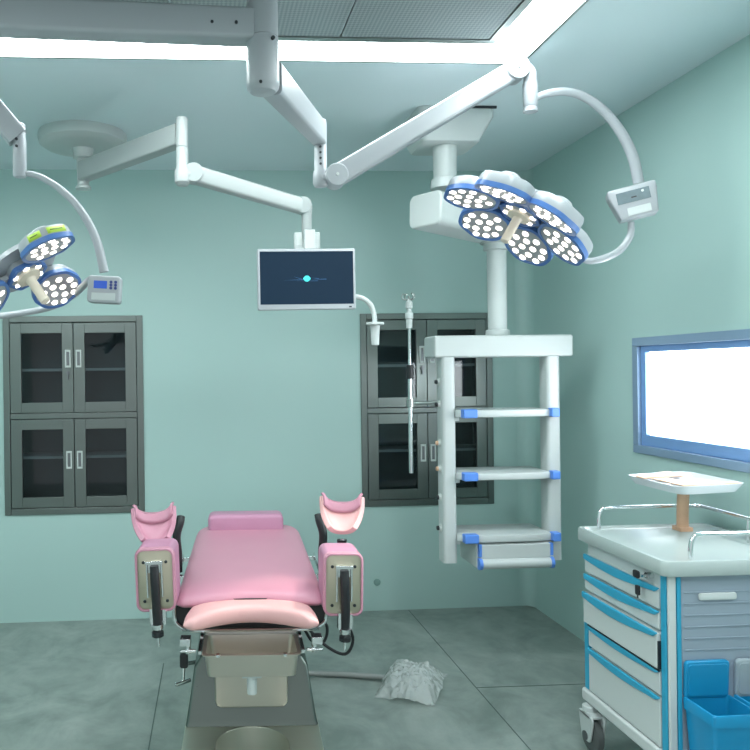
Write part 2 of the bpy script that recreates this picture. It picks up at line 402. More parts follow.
# ================================================================ CABINETS
def make_cabinet():
    W, Hh, D = CABS[0][1] - CABS[0][0], CZ1 - CZ0, .32
    t = thing('instrument_cabinet', 'stainless glass-door wall cabinet left of the pink table', 'cabinet', (CABS[0][0], YB, CZ0), group='built in steel cabinets')
    # local: x 0..W, z 0..Hh, y 0 at the wall face (front is negative)
    bm = B(); f = .038; m0, m1 = .580, .614
    box(bm, 0, f, -.014, .03, 0, Hh); box(bm, W - f, W, -.014, .03, 0, Hh)
    box(bm, f, W - f, -.014, .03, 0, f); box(bm, f, W - f, -.014, .03, Hh - f, Hh); box(bm, f, W - f, -.010, .03, m0, m1)
    obj('frame', bm, CABST, t, local=True, bevel=.003)
    bm = B()
    box(bm, .002, W - .002, D - .01, D, .002, Hh - .002)
    box(bm, .002, .014, .03, D - .01, .002, Hh - .002); box(bm, W - .014, W - .002, .03, D - .01, .002, Hh - .002)
    box(bm, .014, W - .014, .03, D - .01, .002, .014); box(bm, .014, W - .014, .03, D - .01, Hh - .014, Hh - .002)
    box(bm, .014, W - .014, .03, D - .01, m0 + .01, m1 - .01)
    obj('carcass', bm, CABIN, t, local=True, smooth=False)
    for z in (.33, .87):
        obj('shelf', box(B(), .014, W - .014, .06, D - .01, z, z + .016), PULL, t, local=True, smooth=False)
    mid = W / 2
    for zi, (z0, z1) in enumerate(((f + .004, m0 - .003), (m1 + .003, Hh - f - .004))):
        for xi, (x0, x1) in enumerate(((f + .003, mid - .002), (mid + .002, W - f - .003))):
            bm = B(); s = .066; rr = .062; y0, y1 = -.012, .012
            box(bm, x0, x0 + s, y0, y1, z0, z1); box(bm, x1 - s, x1, y0, y1, z0, z1)
            box(bm, x0 + s, x1 - s, y0, y1, z0, z0 + rr); box(bm, x0 + s, x1 - s, y0, y1, z1 - rr, z1)
            d = obj('door', bm, CABST, t, local=True, bevel=.002)
            obj('glass_pane', box(B(), x0 + s - .002, x1 - s + .002, .001, .005, z0 + rr - .002, z1 - rr + .002), GLASS, d, local=True, smooth=False)
            hx = x1 - .030 if xi == 0 else x0 + .030
            hz = (z0 + z1) / 2 + (.055 if zi else .02)
            bm = B(); w, h = .034, .108
            for q in ((hx - w / 2, hx - w / 2 + .008, hz - h / 2, hz + h / 2), (hx + w / 2 - .008, hx + w / 2, hz - h / 2, hz + h / 2), (hx - w / 2 + .008, hx + w / 2 - .008, hz - h / 2, hz - h / 2 + .012), (hx - w / 2 + .008, hx + w / 2 - .008, hz + h / 2 - .012, hz + h / 2)):
                box(bm, q[0], q[1], -.020, -.0118, q[2], q[3])
            obj('handle', bm, PULL, d, local=True, bevel=.002)
            obj('handle_recess', box(B(), hx - w / 2 + .008, hx + w / 2 - .008, -.0135, -.0118, hz - h / 2 + .012, hz + h / 2 - .012), NICHE, d, local=True, smooth=False)
            if zi == 1 and xi == 0:
                bm = B(); cyl(bm, (hx, -.0118, hz - .085), (hx, -.024, hz - .085), .012); box(bm, hx - .004, hx + .004, -.03, -.024, hz - .125, hz - .08)
                obj('lock', bm, NICHE, d, local=True)
    return t
cab = make_cabinet()
cab2 = copy_tree(cab); cab2.location = (CABS[1][0], YB, CZ0)
cab2['label'] = 'stainless glass-door wall cabinet behind the hanging shelf column'

# ================================================================ SURGICAL LIGHTS
def outline_round(poly, r, n=5):
    out = []; m = len(poly)
    for i in range(m):
        a, b2, c = V(poly[i - 1]), V(poly[i]), V(poly[(i + 1) % m])
        u, w = (a - b2).normalized(), (c - b2).normalized()
        ang = u.angle(w); dd = min(r / math.tan(ang / 2), (a - b2).length * .48, (c - b2).length * .48)
        p0, p1 = b2 + u * dd, b2 + w * dd
        for k in range(n + 1):
            t2 = k / n; q = p0 * (1 - t2) ** 2 + b2 * 2 * t2 * (1 - t2) + p1 * t2 * t2; out.append((q.x, q.y))
    return out
# local petal: x along the radius from the head's centre; light goes to local -z
PETAL = outline_round([(.090, -.044), (.150, -.100), (.235, -.104), (.300, -.056), (.300, .056), (.235, .104), (.150, .100), (.090, .044)], .07)
PETAL_CTR = (.197, 0)
HEX = outline_round([(.088 * math.cos(PI / 3 * k), .088 * math.sin(PI / 3 * k)) for k in range(6)], .02)

led_mesh = None
def add_led(x, y, M, petal, r=.0142):
    global led_mesh
    if led_mesh is None:
        bm = B(); lathe(bm, (0, 0, 0), (0, 0, -1), [(0, 1), (.15, .96), (.22, .75), (.26, .3), (.27, 0)], 16)
        for f in bm.faces: f.smooth = True
        led_mesh = bpy.data.meshes.new('led'); bm.to_mesh(led_mesh); bm.free(); led_mesh.materials.append(LED)
    o = bpy.data.objects.new('led', led_mesh); COL.objects.link(o); o.parent = petal
    o.matrix_local = WM[petal.name].inverted() @ M @ Matrix.Translation((x, y, -.0052)) @ Matrix.Scale(r, 4)

def petal(root, M, outl, ctr, led_pos, zt=.055, dome=True, name='lamp_petal'):
    cx, cy = ctr
    sc = lambda pts, k: [(cx + (x - cx) * k, cy + (y - cy) * k) for x, y in pts]
    bm = B()
    rings = [[M @ V((x, y, z)) for x, y in pts] for z, pts in ((-.002, inset(outl, .003)), (.004, outl), (zt * .72, inset(outl, .004)), (zt * .93, inset(outl, .010)), (zt, inset(outl, .022)))]
    loft(bm, rings)
    if dome:
        lathe(bm, M @ V((cx, cy, zt - .002)), M @ V((cx, cy, 1)), [(0, .042), (.014, .040), (.024, .028), (.028, .001)], 20)
    sh = obj(name, bm, LWHITE, root)
    bm = B(); a, b2 = [M @ V((x, y, .012)) for x, y in inset(outl, -.0015)], [M @ V((x, y, -.007)) for x, y in inset(outl, -.0015)]
    c, d = [M @ V((x, y, -.008)) for x, y in inset(outl, .012)], [M @ V((x, y, .002)) for x, y in inset(outl, .013)]
    loft(bm, [a, b2, c, d], caps=False)
    obj('rim', bm, RIMB, sh)
    bm = B(); loft(bm, [[M @ V((x, y, z)) for x, y in inset(outl, .0125)] for z in (-.0048, -.0025)])
    obj('led_panel', bm, LEDPAN, sh, smooth=False)
    for x, y in led_pos: add_led(x, y, M, sh)
    return sh

def lamp_head(root, C, n, spin, ks, stickers=False, size=1.0):
    """a head of seven panels; light leaves along n"""
    n = n.normalized(); ez = -n
    a = V((0, 1, 0)).cross(ez).normalized(); a = a if a.x > 0 else -a
    b2 = ez.cross(a).normalized(); H0 = place(C, a, b2, ez) @ Matrix.Rotation(spin, 4, 'Z') @ Matrix.Scale(size, 4)
    leds = [(.126, 0), (.158, -.044), (.158, .044), (.168, 0), (.202, -.070), (.202, .070), (.206, -.024), (.206, .024), (.243, -.058), (.247, 0), (.243, .058), (.274, -.030), (.274, .030)]
    out = []
    for k in ks:
        T = H0 @ Matrix.Rotation(PI / 3 * k, 4, 'Z') @ Matrix.Translation((.092, 0, 0)) @ Matrix.Rotation(.26, 4, 'Y') @ Matrix.Translation((-.092, 0, .0))
        out.append((petal(root, T, PETAL, PETAL_CTR, leds), T))
    cl = [(.058 * math.cos(PI / 3 * k + PI / 6), .058 * math.sin(PI / 3 * k + PI / 6)) for k in range(6)]
    cp = petal(root, H0 @ Matrix.Translation((0, 0, .004)), HEX, (0, 0), cl, .06, True)
    # struts between the panels
    for k in ks:
        T = H0 @ Matrix.Rotation(PI / 3 * k, 4, 'Z')
        obj('panel_strut', box(B(), .07, .13, -.03, .03, .012, .034, T), LWHITE, root, bevel=.002)
    # backing hub
    bm = B(); lathe(bm, H0 @ V((0, 0, .04)), H0 @ V((0, 0, 1)), [(0, .135), (.02, .13), (.04, .09), (.052, .05), (.055, .001)])
    obj('back_hub', bm, LWHITE, root)
    # sterile handle
    bm = B(); lathe(bm, C + n * .002, C + n, [(0, .001), (0, .046), (.010, .044), (.016, .022), (.022, .018), (.105, .0175), (.118, .0175), (.121, .014), (.121, .001)])
    obj('handle', bm, CREAM, root)
    if stickers:
        return H0, out
    return H0

def control_box(root, c, w, h, d, tilt, blue, rz=0):
    M = facing(c, tilt, rz)
    pts = [(-w * .5, h * .5), (w * .5, h * .5), (w * .5, h * .28), (w * .43, -h * .5), (-w * .34, -h * .5), (-w * .5, h * .28)] if not blue else rrect(w, h, .012)
    pts = outline_round(pts[::-1], .010) if not blue else pts
    bm = B(); pillowed(bm, pts, -d / 2, d / 2, .008, M, 3)
    bx = obj('control_box', bm, LWHITE, root)
    z = d / 2
    if blue:
        obj('display', box(B(), -w * .30, w * .10, h * .02, h * .30, z - .001, z + .002, M), LCD, bx, smooth=False)
        for r_ in range(3):
            for c_ in range(2):
                q = M @ V((w * (.22 + .14 * c_), h * (.27 - .11 * r_), z - .001))
                obj('button', cyl(B(), q, q + (M.to_3x3() @ V((0, 0, 1))) * .003, .0055, n=12), BUTTON, bx)
        obj('lower_panel', box(B(), -w * .36, w * .36, -h * .40, -h * .14, z - .001, z + .0015, M), WHITE, bx, bevel=.001)
    else:
        obj('display', box(B(), -w * .34, w * .34, -h * .02, h * .34, z - .001, z + .002, M), LCDG, bx, smooth=False)
        obj('button', box(B(), -w * .05, w * .06, h * .10, h * .14, z + .001, z + .004, M), BLACK, bx, smooth=False)
        q = M @ V((w * .2, h * .25, z))
        obj('button', cyl(B(), q, q + (M.to_3x3() @ V((0, 0, 1))) * .004, .005, n=12), PULL, bx)
        obj('lower_panel', box(B(), -w * .18, w * .30, -h * .42, -h * .18, z - .001, z + .002, M), WHITE, bx, bevel=.001)
    return bx

# --- the big lamp
COLX, COLY = -1.02, 2.33
sl = thing('surgical_light', 'large petal-shaped surgical light hanging in front of the shelf column', 'surgical light', (COLX, COLY, H), group='surgical lights')
bm = B(); lathe(bm, (COLX, COLY, H), (COLX, COLY, 0), [(0.0165, .16), (.032, .16), (.04, .07), (.24, .065), (.25, .05), (.25, .001)])
obj('ceiling_column', bm, LWHITE, sl)
HX, HY = .212, 2.37
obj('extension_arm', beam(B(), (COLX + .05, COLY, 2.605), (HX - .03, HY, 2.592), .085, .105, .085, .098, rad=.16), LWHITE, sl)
q = at(232, 26, HY - .05)
for dx, dz in ((0, .012), (-.075, .012)): obj('screw', cyl(B(), (HX - .085 + dx, HY - .038, 2.575 + dz), (HX - .085 + dx, HY - .050, 2.575 + dz), .005, n=10), DARK, sl)
bm = B(); lathe(bm, (HX, HY, 2.735), (HX, HY, 0), [(0, .045), (.004, .05), (.065, .05), (.067, .047), (.070, .047), (.072, .05), (.176, .05), (.178, .047), (.181, .047), (.183, .051), (.325, .053), (.338, .050), (.348, .040), (.352, .001)])
hub = obj('hub', bm, LWHITE, sl)
for z in (2.69, 2.54): obj('screw', cyl(B(), (HX + .026, HY - .04, z), (HX + .030, HY - .052, z), .006, n=10), DARK, hub)
obj('screw', cyl(B(), (HX - .01, HY - .045, 2.402), (HX - .012, HY - .054, 2.402), .005, n=10), DARK, hub)
EX, EY = .484, 2.92
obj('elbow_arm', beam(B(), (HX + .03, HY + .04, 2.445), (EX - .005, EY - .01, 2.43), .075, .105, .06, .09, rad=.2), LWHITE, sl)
bm = B(); lathe(bm, (EX, EY, 2.487), (EX, EY, 0), [(0, .022), (.004, .025), (.195, .025), (.21, .03), (.25, .031), (.262, .024), (.264, .001)])
el = obj('elbow_post', bm, LWHITE, sl)
for k in range(4): obj('screw', cyl(B(), (EX - .004, EY - .02, 2.375 - .022 * k), (EX - .004, EY - .029, 2.375 - .022 * k), .0045, n=10), DARK, el)
S0, S1 = V((.541, EY - .01, 2.262)), V((1.241, 2.85, 2.664))
bm = B(); cyl(bm, (EX, EY - .005, 2.255), (.53, EY - .005, 2.262), .028)
cyl(bm, S0 + V((0, -.042, 0)), S0 + V((0, .042, 0)), .044)
obj('arm_joint', bm, LWHITE, sl, bevel=.004)
obj('spring_arm', beam(B(), S0, S1, .066, .082, .06, .074, rad=.18), LWHITE, sl)
bm = B(); cyl(bm, S1 + V((0, -.04, 0)), S1 + V((0, .04, 0)), .046)
obj('arm_joint', bm, LWHITE, sl, bevel=.004)
for S_ in (S0, S1): obj('joint_cap', cyl(B(), S_ + V((0, -.041, 0)), S_ + V((0, -.047, 0)), .006, n=12), PULL, sl)
YV = V((1.301, 2.85, 2.6))
bm = B(); tube(bm, [S1 + V((.02, 0, .004)), S1 + V((.045, 0, .004)), V((1.301, 2.85, 2.645)), V((1.301, 2.85, 2.60))], .026)
lathe(bm, (1.301, 2.85, 2.615), (1.301, 2.85, 0), [(0, .027), (.006, .029), (.085, .027), (.095, .022), (.10, .027), (.113, .027), (.117, .001)])
obj('yoke_post', bm, LWHITE, sl)
yk = [(1.305, 2.85, 2.548), (1.36, 2.85, 2.572), (1.44, 2.85, 2.583), (1.52, 2.85, 2.562), (1.60, 2.85, 2.505), (1.665, 2.85, 2.425), (1.712, 2.85, 2.33), (1.735, 2.85, 2.225)]
obj('yoke', tube(B(), yk, lambda t: .013 + .007 * min(1, t * 1.2), 18), LWHITE, sl)
control_box(sl, at(633, 203, 2.84), .172, .125, .085, .19, False, -.42)
C1 = V((1.252, 2.85, 2.10)); N1 = V((-.52, -.03, -.85))
yk2 = [at(631, 222, 2.85), at(630, 236, 2.85), at(620, 250, 2.85), at(605, 258, 2.85), at(590, 261, 2.86), at(580, 258, 2.87)]
obj('lower_yoke', tube(B(), yk2, lambda t: .012 + .002 * math.sin(PI * t), 16), LWHITE, sl)
lamp_head(sl, C1, N1, -.22, range(6))

# --- the lamp at the left edge
s2 = thing('surgical_light', 'petal-shaped surgical light at the left photo edge with lime stickers', 'surgical light', (COLX + .1, 2.7, H), group='surgical lights')
E2 = V((-.90, 2.70, 2.66)); P2 = V((-.638, 2.75, 2.36))
obj('extension_arm', beam(B(), (COLX - .12, COLY + .25, 2.69), E2 + V((.0, .02, .02)), .07, .08, rad=.2), LWHITE, s2)
obj('arm_joint', cyl(B(), E2 + V((0, -.04, 0)), E2 + V((0, .04, 0)), .045), LWHITE, s2, bevel=.004)
obj('spring_arm', beam(B(), E2, P2 + V((-.005, 0, -.005)), .062, .085, .06, .078, rad=.18), LWHITE, s2)
bm = B(); lathe(bm, (-.638, 2.75, 2.452), (-.638, 2.75, 0), [(.045, .018), (.049, .022), (.10, .0225), (.105, .024), (.232, .024), (.238, .02), (.24, .001)])
yp = obj('yoke_post', bm, LWHITE, s2)
for z in (2.32, 2.345): obj('screw', cyl(B(), (-.642, 2.73, z), (-.643, 2.722, z), .005, n=10), DARK, yp)
yk = [at(24, 173, 2.75), at(38, 176, 2.75), at(56, 186, 2.75), at(74, 202, 2.75), at(88, 222, 2.75), at(98, 245, 2.75), at(104, 272, 2.75)]
obj('yoke', tube(B(), yk, lambda t: .010 + .007 * t, 18), LWHITE, s2)
control_box(s2, at(105, 290, 2.745), .118, .098, .06, -.06, True, -.05)
yk2 = [at(98, 280, 2.76), at(90, 280, 2.77), at(85, 284, 2.84), at(76, 293, 2.98), at(64, 301, 3.07), at(48, 308, 3.10), at(22, 313, 3.10), at(-5, 316, 3.06), at(-30, 314, 2.95), at(-48, 305, 2.84)]
obj('lower_yoke', tube(B(), yk2, .013, 16), LWHITE, s2)
C2 = V((-.614, 2.75, 1.858)); N2 = V((.56, -.26, -.78))
H2, pet2 = lamp_head(s2, C2, N2, .28, (1, 3, 5), True, .9)
# lime stickers on the outer wall of the upper near panel
def sticker(root, T, seglist, k0, k1, z0, z1, m, off=.0022, name='sticker'):
    pts = inset(PETAL, -off + .0012); n_ = len(pts); idx = [(k0 + i) % n_ for i in range(k1 - k0 + 1)]
    bm = B(); a = [[bm.verts.new(T @ V((pts[i][0], pts[i][1], z))) for i in idx] for z in (z0, z1)]
    for i in range(len(idx) - 1): bm.faces.new((a[0][i], a[0][i + 1], a[1][i + 1], a[1][i]))
    return obj(name, bm, m, root, solid=.0008)

STICKER_JOBS = True

# ================================================================ MONITOR ON ITS ARM
mo = thing('ceiling_boom', 'white jointed ceiling boom with a round mount carrying the monitor', 'ceiling boom', (-.585, 3.95, H))
mx0, my0 = -.592, 3.95
bm = B(); lathe(bm, (mx0, my0, H), (mx0, my0, 0), [(.0005, .225), (.02, .228), (.05, .222), (.066, .20), (.070, .16), (.078, .055), (.10, .05), (.125, .05), (.13, .034), (.265, .030), (.275, .04), (.285, .04), (.29, .001)], 48)
obj('ceiling_mount', bm, WHITE, mo)
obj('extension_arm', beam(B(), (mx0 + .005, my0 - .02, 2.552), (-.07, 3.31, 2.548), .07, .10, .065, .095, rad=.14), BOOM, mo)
bm = B(); lathe(bm, (-.064, 3.29, 2.618), (-.064, 3.29, 0), [(0, .020), (.005, .026), (.13, .026), (.132, .024), (.135, .026), (.215, .027), (.235, .034), (.285, .034), (.298, .022), (.30, .001)])
obj('elbow_post', bm, BOOM, mo)
A0, A1 = V((-.025, 3.30, 2.375)), V((.485, 3.44, 2.262))
bm = B(); cyl(bm, (-.06, 3.29, 2.362), (-.02, 3.30, 2.372), .03); cyl(bm, A0 + V((.01, -.032, 0)), A0 + V((.01, .032, 0)), .042)
obj('arm_joint', bm, BOOM, mo, bevel=.003)
obj('spring_arm', beam(B(), A0, A1, .06, .078, .055, .07, rad=.25), BOOM, mo)
bm = B(); cyl(bm, A1 + V((0, -.03, .004)), A1 + V((0, .03, .004)), .037); lathe(bm, (.502, 3.44, 2.275), (.502, 3.44, 0), [(0, .02), (.01, .028), (.06, .024), (.16, .022), (.161, .001)])
obj('end_post', bm, BOOM, mo)
mn = thing('monitor', 'white framed monitor with a cyan glow on its dark screen', 'monitor', (.505, 3.44, 1.79))
q0, q1 = at(257, 249.5, 3.42), at(355, 309.5, 3.42)
cx, cz, W_, H_ = (q0.x + q1.x) / 2, (q0.z + q1.z) / 2, q1.x - q0.x, q0.z - q1.z
M = facing((cx, 3.42, cz), .004)
bm = B(); pillowed(bm, rrect(W_, H_, .008), -.022, .022, .004, M, 2)
cs = obj('casing', bm, LWHITE, mn)
sx0, sx1, sz0, sz1 = -W_ / 2 + .0105, W_ / 2 - .0105, -H_ / 2 + .024, H_ / 2 - .0125
obj('screen', box(B(), sx0, sx1, sz0, sz1, .0212, .0228, M), SCREEN, mn, smooth=False)
dk = obj('power_light', box(B(), W_ / 2 - .032, W_ / 2 - .02, -H_ / 2 + .008, -H_ / 2 + .014, .0215, .0228, M), DARK, mn, smooth=False)
bm = B(); cyy = .002
loft(bm, [[M @ V((x, y + cyy, z)) for x, y in outline_round([(-.020, 0), (-.006, -.0135), (.006, -.0135), (.020, 0), (.006, .0135), (-.006, .0135)], .008)] for z in (.0226, .0234)])
lg = obj('screen_logo', bm, LOGO, mn, smooth=False)
bm = B()
for x0, x1, y0, y1, h in ((-.062, -.018, .010, -.004, .0016), (-.11, -.02, -.007, -.005, .0012), (.02, .09, -.004, -.003, .0016), (.02, .055, .004, -.001, .0012), (-.05, .05, -.0105, -.0105, .001)):
    loft(bm, [[M @ V((x0, y0 + cyy, z)), M @ V((x1, y1 + cyy - h, z)), M @ V((x1, y1 + cyy + h, z))] for z in (.0226, .0231)])
obj('screen_streaks', bm, LOGOL, mn, smooth=False)
bm = B(); box(bm, .445, .565, 3.445, 3.475, 2.045, 2.145); box(bm, .485, .535, 3.40, 3.445, 2.06, 2.15)
obj('mount_bracket', bm, WHITE, mn, bevel=.004)
obj('vent_plate', box(B(), (.455), .48, 3.441, 3.446, 2.085, 2.14), PULL, mn, smooth=False)
hp = [at(352, 296, 3.43), at(362, 298, 3.43), at(370, 304, 3.43), at(374, 314, 3.43), at(375, 326, 3.43)]
obj('handle_tube', tube(B(), hp, .0115, 14), WHITE, mn)
hb = at(375, 322, 3.43)
bm = B(); lathe(bm, hb, hb - V((0, 0, 1)), [(0, .012), (.002, .040), (.010, .042), (.014, .038), (.016, .022), (.105, .017), (.108, .012), (.108, .001)])
obj('handle_grip', bm, WHITE, mn)

# ================================================================ HANGING SHELF COLUMN
PY = 3.72                                             # its front face
def pz(y, x=500): return at(x, y, PY).z
def pxx(x, y=450): return at(x, y, PY).x
pd = thing('medical_pendant', 'white ceiling-hung shelf column with blue corner bumpers', 'medical pendant', (pxx(500), PY + .1, .53))
cX, cY = at(445, 170, 3.62).x, 3.62
tX, tY = at(497, 290, 3.84).x, 3.84
def rring(cx, cy, w, d, r, z): return [V((cx + x, cy + y, z)) for x, y in rrect(w, d, r)]
bm = B(); loft(bm, [rring(cX + .015, cY + .03, .37, .34, .03, H - .0005), rring(cX + .015, cY + .03, .37, .34, .03, H - .045), rring(cX + .005, cY + .03, .28, .25, .03, H - .15), rring(cX, cY + .03, .26, .23, .03, H - .155)])
obj('ceiling_mount', bm, WHITE, pd)
obj('mount_gap_shade', box(B(), cX + .03, cX + .205, cY - .146, cY - .138, H - .012, H - .001), DARK, pd, smooth=False)  # dark strip standing in for the shaded gap below the ceiling
bm = B(); lathe(bm, (cX, cY, H - .14), (cX, cY, 0), [(0, .058), (.17, .056), (.175, .068), (.215, .072), (.22, .072)])
obj('column', bm, WHITE, pd)
d = V((tX - cX, tY - cY, 0)).normalized()
aL = V((cX, cY, 2.27)) - d * .155; aR = V((tX, tY, 2.24)) + d * .12
obj('swing_arm', beam(B(), aL, aR, .20, .165, rad=.22), WHITE, pd, bevel=.012, seg=3)
zb = pz(335)
bm = B(); lathe(bm, (tX, tY, 2.175), (tX, tY, 0), [(0, .085), (.015, .085), (.02, .066), (.05, .066), (.055, .05), (2.175 - zb - .035, .048), (2.175 - zb - .03, .06), (2.175 - zb + .002, .062)])
obj('drop_tube', bm, WHITE, pd)
z1 = pz(357)
obj('top_beam', box(B(), pxx(435.5), pxx(574.5), PY - .005, PY + .175, z1, zb), WHITE, pd, bevel=.012, seg=3)
zlo = pz(562)
ux = ((pxx(443), pxx(456.5)), (pxx(548), pxx(561.5)))
for i, (x0, x1) in enumerate(ux):
    m_ = Matrix.Translation(((x0 + x1) / 2, PY + .05, 0))
    bm = B(); loft(bm, [[m_ @ V((x, y, z)) for x, y in rrect(x1 - x0, .10, .018)] for z in (zlo, z1 + .002)])
    u = obj('upright', bm, WHITE, pd)
    if i == 0:
        for yy, c in ((382, DARK), (405, DARK), (444, TAN), (470, TAN), (499, DARK), (530, DARK)):
            z = pz(yy, 440); x = x0
            bm = B(); lathe(bm, (x + .001, PY + .05, z), (x - 1, PY + .05, z), [(0, .022), (.005, .021), (.006, .015), (.011, .014), (.012, .001)], 18)
            so = obj('gas_socket', bm, PULL, u)
            obj('socket_core', lathe(B(), (x - .010, PY + .05, z), (x - 1, PY + .05, z), [(0, .012), (.010, .011), (.011, .001)], 14), c, u)
for k, (yt, yb2, dp) in enumerate(((409.5, 416.5, .21), (472, 478.5, .215), (533, 540, .22))):
    zt, zbm = pz(yt), pz(yb2)
    bm = B(); pillowed(bm, [(pxx(459), PY + dp), (ux[0][1] - .002, PY + dp), (ux[0][1] - .002, PY - .0), (pxx(462), PY - .03), (pxx(480), PY - .052), (pxx(530), PY - .052), (ux[1][0] + .002, PY - .03), (ux[1][0] + .002, PY + dp)], zbm, zt, .004, None, 2)
    shf = obj('shelf', bm, WHITE, pd)
    for x0, x1 in ((pxx(460), pxx(474)), (pxx(547), pxx(555))):
        obj('corner_bumper', box(B(), x0, x1, PY - .060, PY - .012, zbm - .003, zt + .006), BUMPB, shf, bevel=.006, seg=3)
    # holding bracket at the upright
    bm = B(); box(bm, ux[0][1] - .01, ux[0][1] + .02, PY + .01, PY + .09, zbm - .02, zbm + .002)
    obj('shelf_bracket', bm, WHITE, shf, bevel=.003)
dx0, dx1 = pxx(474, 550), pxx(549, 550); dz0, dz1 = pz(566), pz(541.5)
dw = obj('drawer', box(B(), dx0, dx1, PY - .035, PY + .21, dz0, dz1), WHITE, pd, bevel=.006)
obj('drawer_front', box(B(), dx0 + .012, dx1 - .012, PY - .052, PY - .034, pz(556), dz1 - .004), WHITE, dw, bevel=.004)
bm = B(); cyl(bm, (dx0 + .010, PY - .048, pz(561)), (dx1 - .010, PY - .048, pz(561)), .026)
obj('drawer_pull', bm, WHITE, dw)
for x in (dx0 + .006, dx1 - .018):
    bm = B(); box(bm, x, x + .014, PY - .056, PY - .034, pz(554), dz1 - .002); cyl(bm, (x - .002, PY - .048, pz(561)), (x + .014, PY - .048, pz(561)), .029)
    obj('drawer_corner', bm, BUMPB, dw)
obj('drawer_gap', box(B(), dx0 + .012, dx1 - .012, PY - .04, PY - .033, pz(557.5), pz(555.5)), DARK, dw, smooth=False)

# infusion pole clamped to the column
IY = 3.80
ip = thing('infusion_pole', 'thin infusion pole with top hooks held beside the shelf column', 'infusion pole', at(410, 473, IY))
ix = at(410, 380, IY).x
def iz(y): return at(410, y, IY).z
obj('lower_tube', cyl(B(), (ix, IY, iz(473)), (ix, IY, iz(372)), .011), CHROME, ip)
obj('upper_tube', cyl(B(), (ix, IY, iz(372)), (ix, IY, iz(305)), .008), CHROME, ip)
bm = B(); lathe(bm, (ix, IY, iz(328)), (ix, IY, 9), [(0, .015), (.045, .016), (.05, .021), (.075, .021), (.085, .012), (.105, .01)])
lathe(bm, (ix, IY, iz(309)), (ix, IY, 9), [(0, .012), (.006, .018), (.035, .017), (.045, .008), (.05, .006)])
obj('connector', bm, WHITE, ip)
obj('height_knob', lathe(B(), (ix, IY, iz(379)), (ix, IY, 9), [(0, .016), (.004, .019), (.068, .019), (.072, .016)]), BLACK, ip)
bm = B()
for sx, sy in ((1, .35), (-1, .35), (.35, -1), (-.35, 1)):
    b0 = V((ix, IY, iz(302))); dd = V((sx, sy, 0)).normalized()
    tube(bm, [b0 + V((0, 0, -.01)), b0 + V((0, 0, .012)) + dd * .006, b0 + dd * .022 + V((0, 0, .012)), b0 + dd * .036 + V((0, 0, .024)), b0 + dd * .030 + V((0, 0, .042)), b0 + dd * .018 + V((0, 0, .040))], .0032, 8)
cyl(bm, (ix, IY, iz(306)), (ix, IY, iz(296)), .006, n=12)
obj('hook', bm, STEEL, ip)
bm = B(); cyl(bm, (ix, IY, iz(407)), (ix, IY, iz(399)), .019); cyl(bm, (ix, IY, iz(403)), (ux[0][0] - .0005, IY, iz(403)), .009)
obj('clamp_arm', bm, STEEL, ip)

# ================================================================ EXAMINATION TABLE
tb = thing('examination_table', 'pink cushioned examination table on a steel base', 'examination table', (.182, 2.85, 0), -.056)
TO = dict(parent=tb, local=True)
# main cushion
def mfront(x): return .035 - .065 * abs(x / .285) ** 1.6 + .05 * max(0, abs(x) / .285 - .9) * 10 * .5
def mback(x): return 1.16 - (.11 * (1 - math.sqrt(max(0, 1 - ((abs(x) - .175) / .11) ** 2))) if abs(x) > .175 else 0)
bm = quilt(B(), mfront, mback, .285, .622, .05, .036, 9, slope=.031)
for v in bm.verts: v.co.x *= 1 - .07 * max(0, v.co.y) / 1.1
obj('seat_cushion', bm, PINK, **TO)
# small head pillow
Mp = facing((-.012, 1.02, .728), 0)
bm = B(); pillowed(bm, rrect(.385, .098, .03), -.065, .065, .022, Mp, 4)
hp_ = obj('head_pillow', bm, MAUVE, **TO)
# crescent front cushion
def cfront(x): return -.050 - .145 * (x / .245) ** 2 + .30 * max(0, abs(x) / .245 - .86)
def cback(x): return .075 - .075 * (x / .245) ** 2 - .9 * max(0, abs(x) / .245 - .9)
bm = quilt(B(), cfront, cback, .245, .590, .036, .034, 6)
obj('front_cushion', bm, PINK_LIT, **TO)
# dark chassis below with a chrome trim
bm = B()
prof = rrect(.575, .11, .04, 6)
loft(bm, [[V((x, y, .575 + z)) for x, z in prof] for y in (.03, .08, .85)])
obj('chassis', bm, BLACK, bevel=0, **TO)
trim = [V((sx * x, .022, z)) for sx, pts_ in ((-1, ((.292, .63), (.292, .57), (.283, .540), (.255, .520), (.22, .513))), (1, ((.22, .513), (.255, .520), (.283, .540), (.292, .57), (.292, .63)))) for x, z in pts_]
obj('chassis_trim', tube(B(), trim, .008, 10), CHROME, **TO)
for s in (-1, 1):
    bm = B(); box(bm, s * .315 - .005, s * .315 + .005, -.02, .75, .60, .63)
    for y in (.05, .38, .70): box(bm, min(s * .28, s * .312), max(s * .28, s * .312), y, y + .03, .605, .625)
    obj('side_rail', bm, CHROME, bevel=.002, **TO)
    # clamps at the front underside
    bm = B(); box(bm, s * .245 - .02, s * .245 + .02, -.08, -.03, .488, .515); cyl(bm, (s * .235, -.06, .455), (s * .235, -.06, .49), .01); cyl(bm, (s * .235 - .03, -.07, .468), (s * .235 + .03, -.07, .468), .006)
    obj('rail_clamp', bm, CHROME, bevel=.002, **TO)
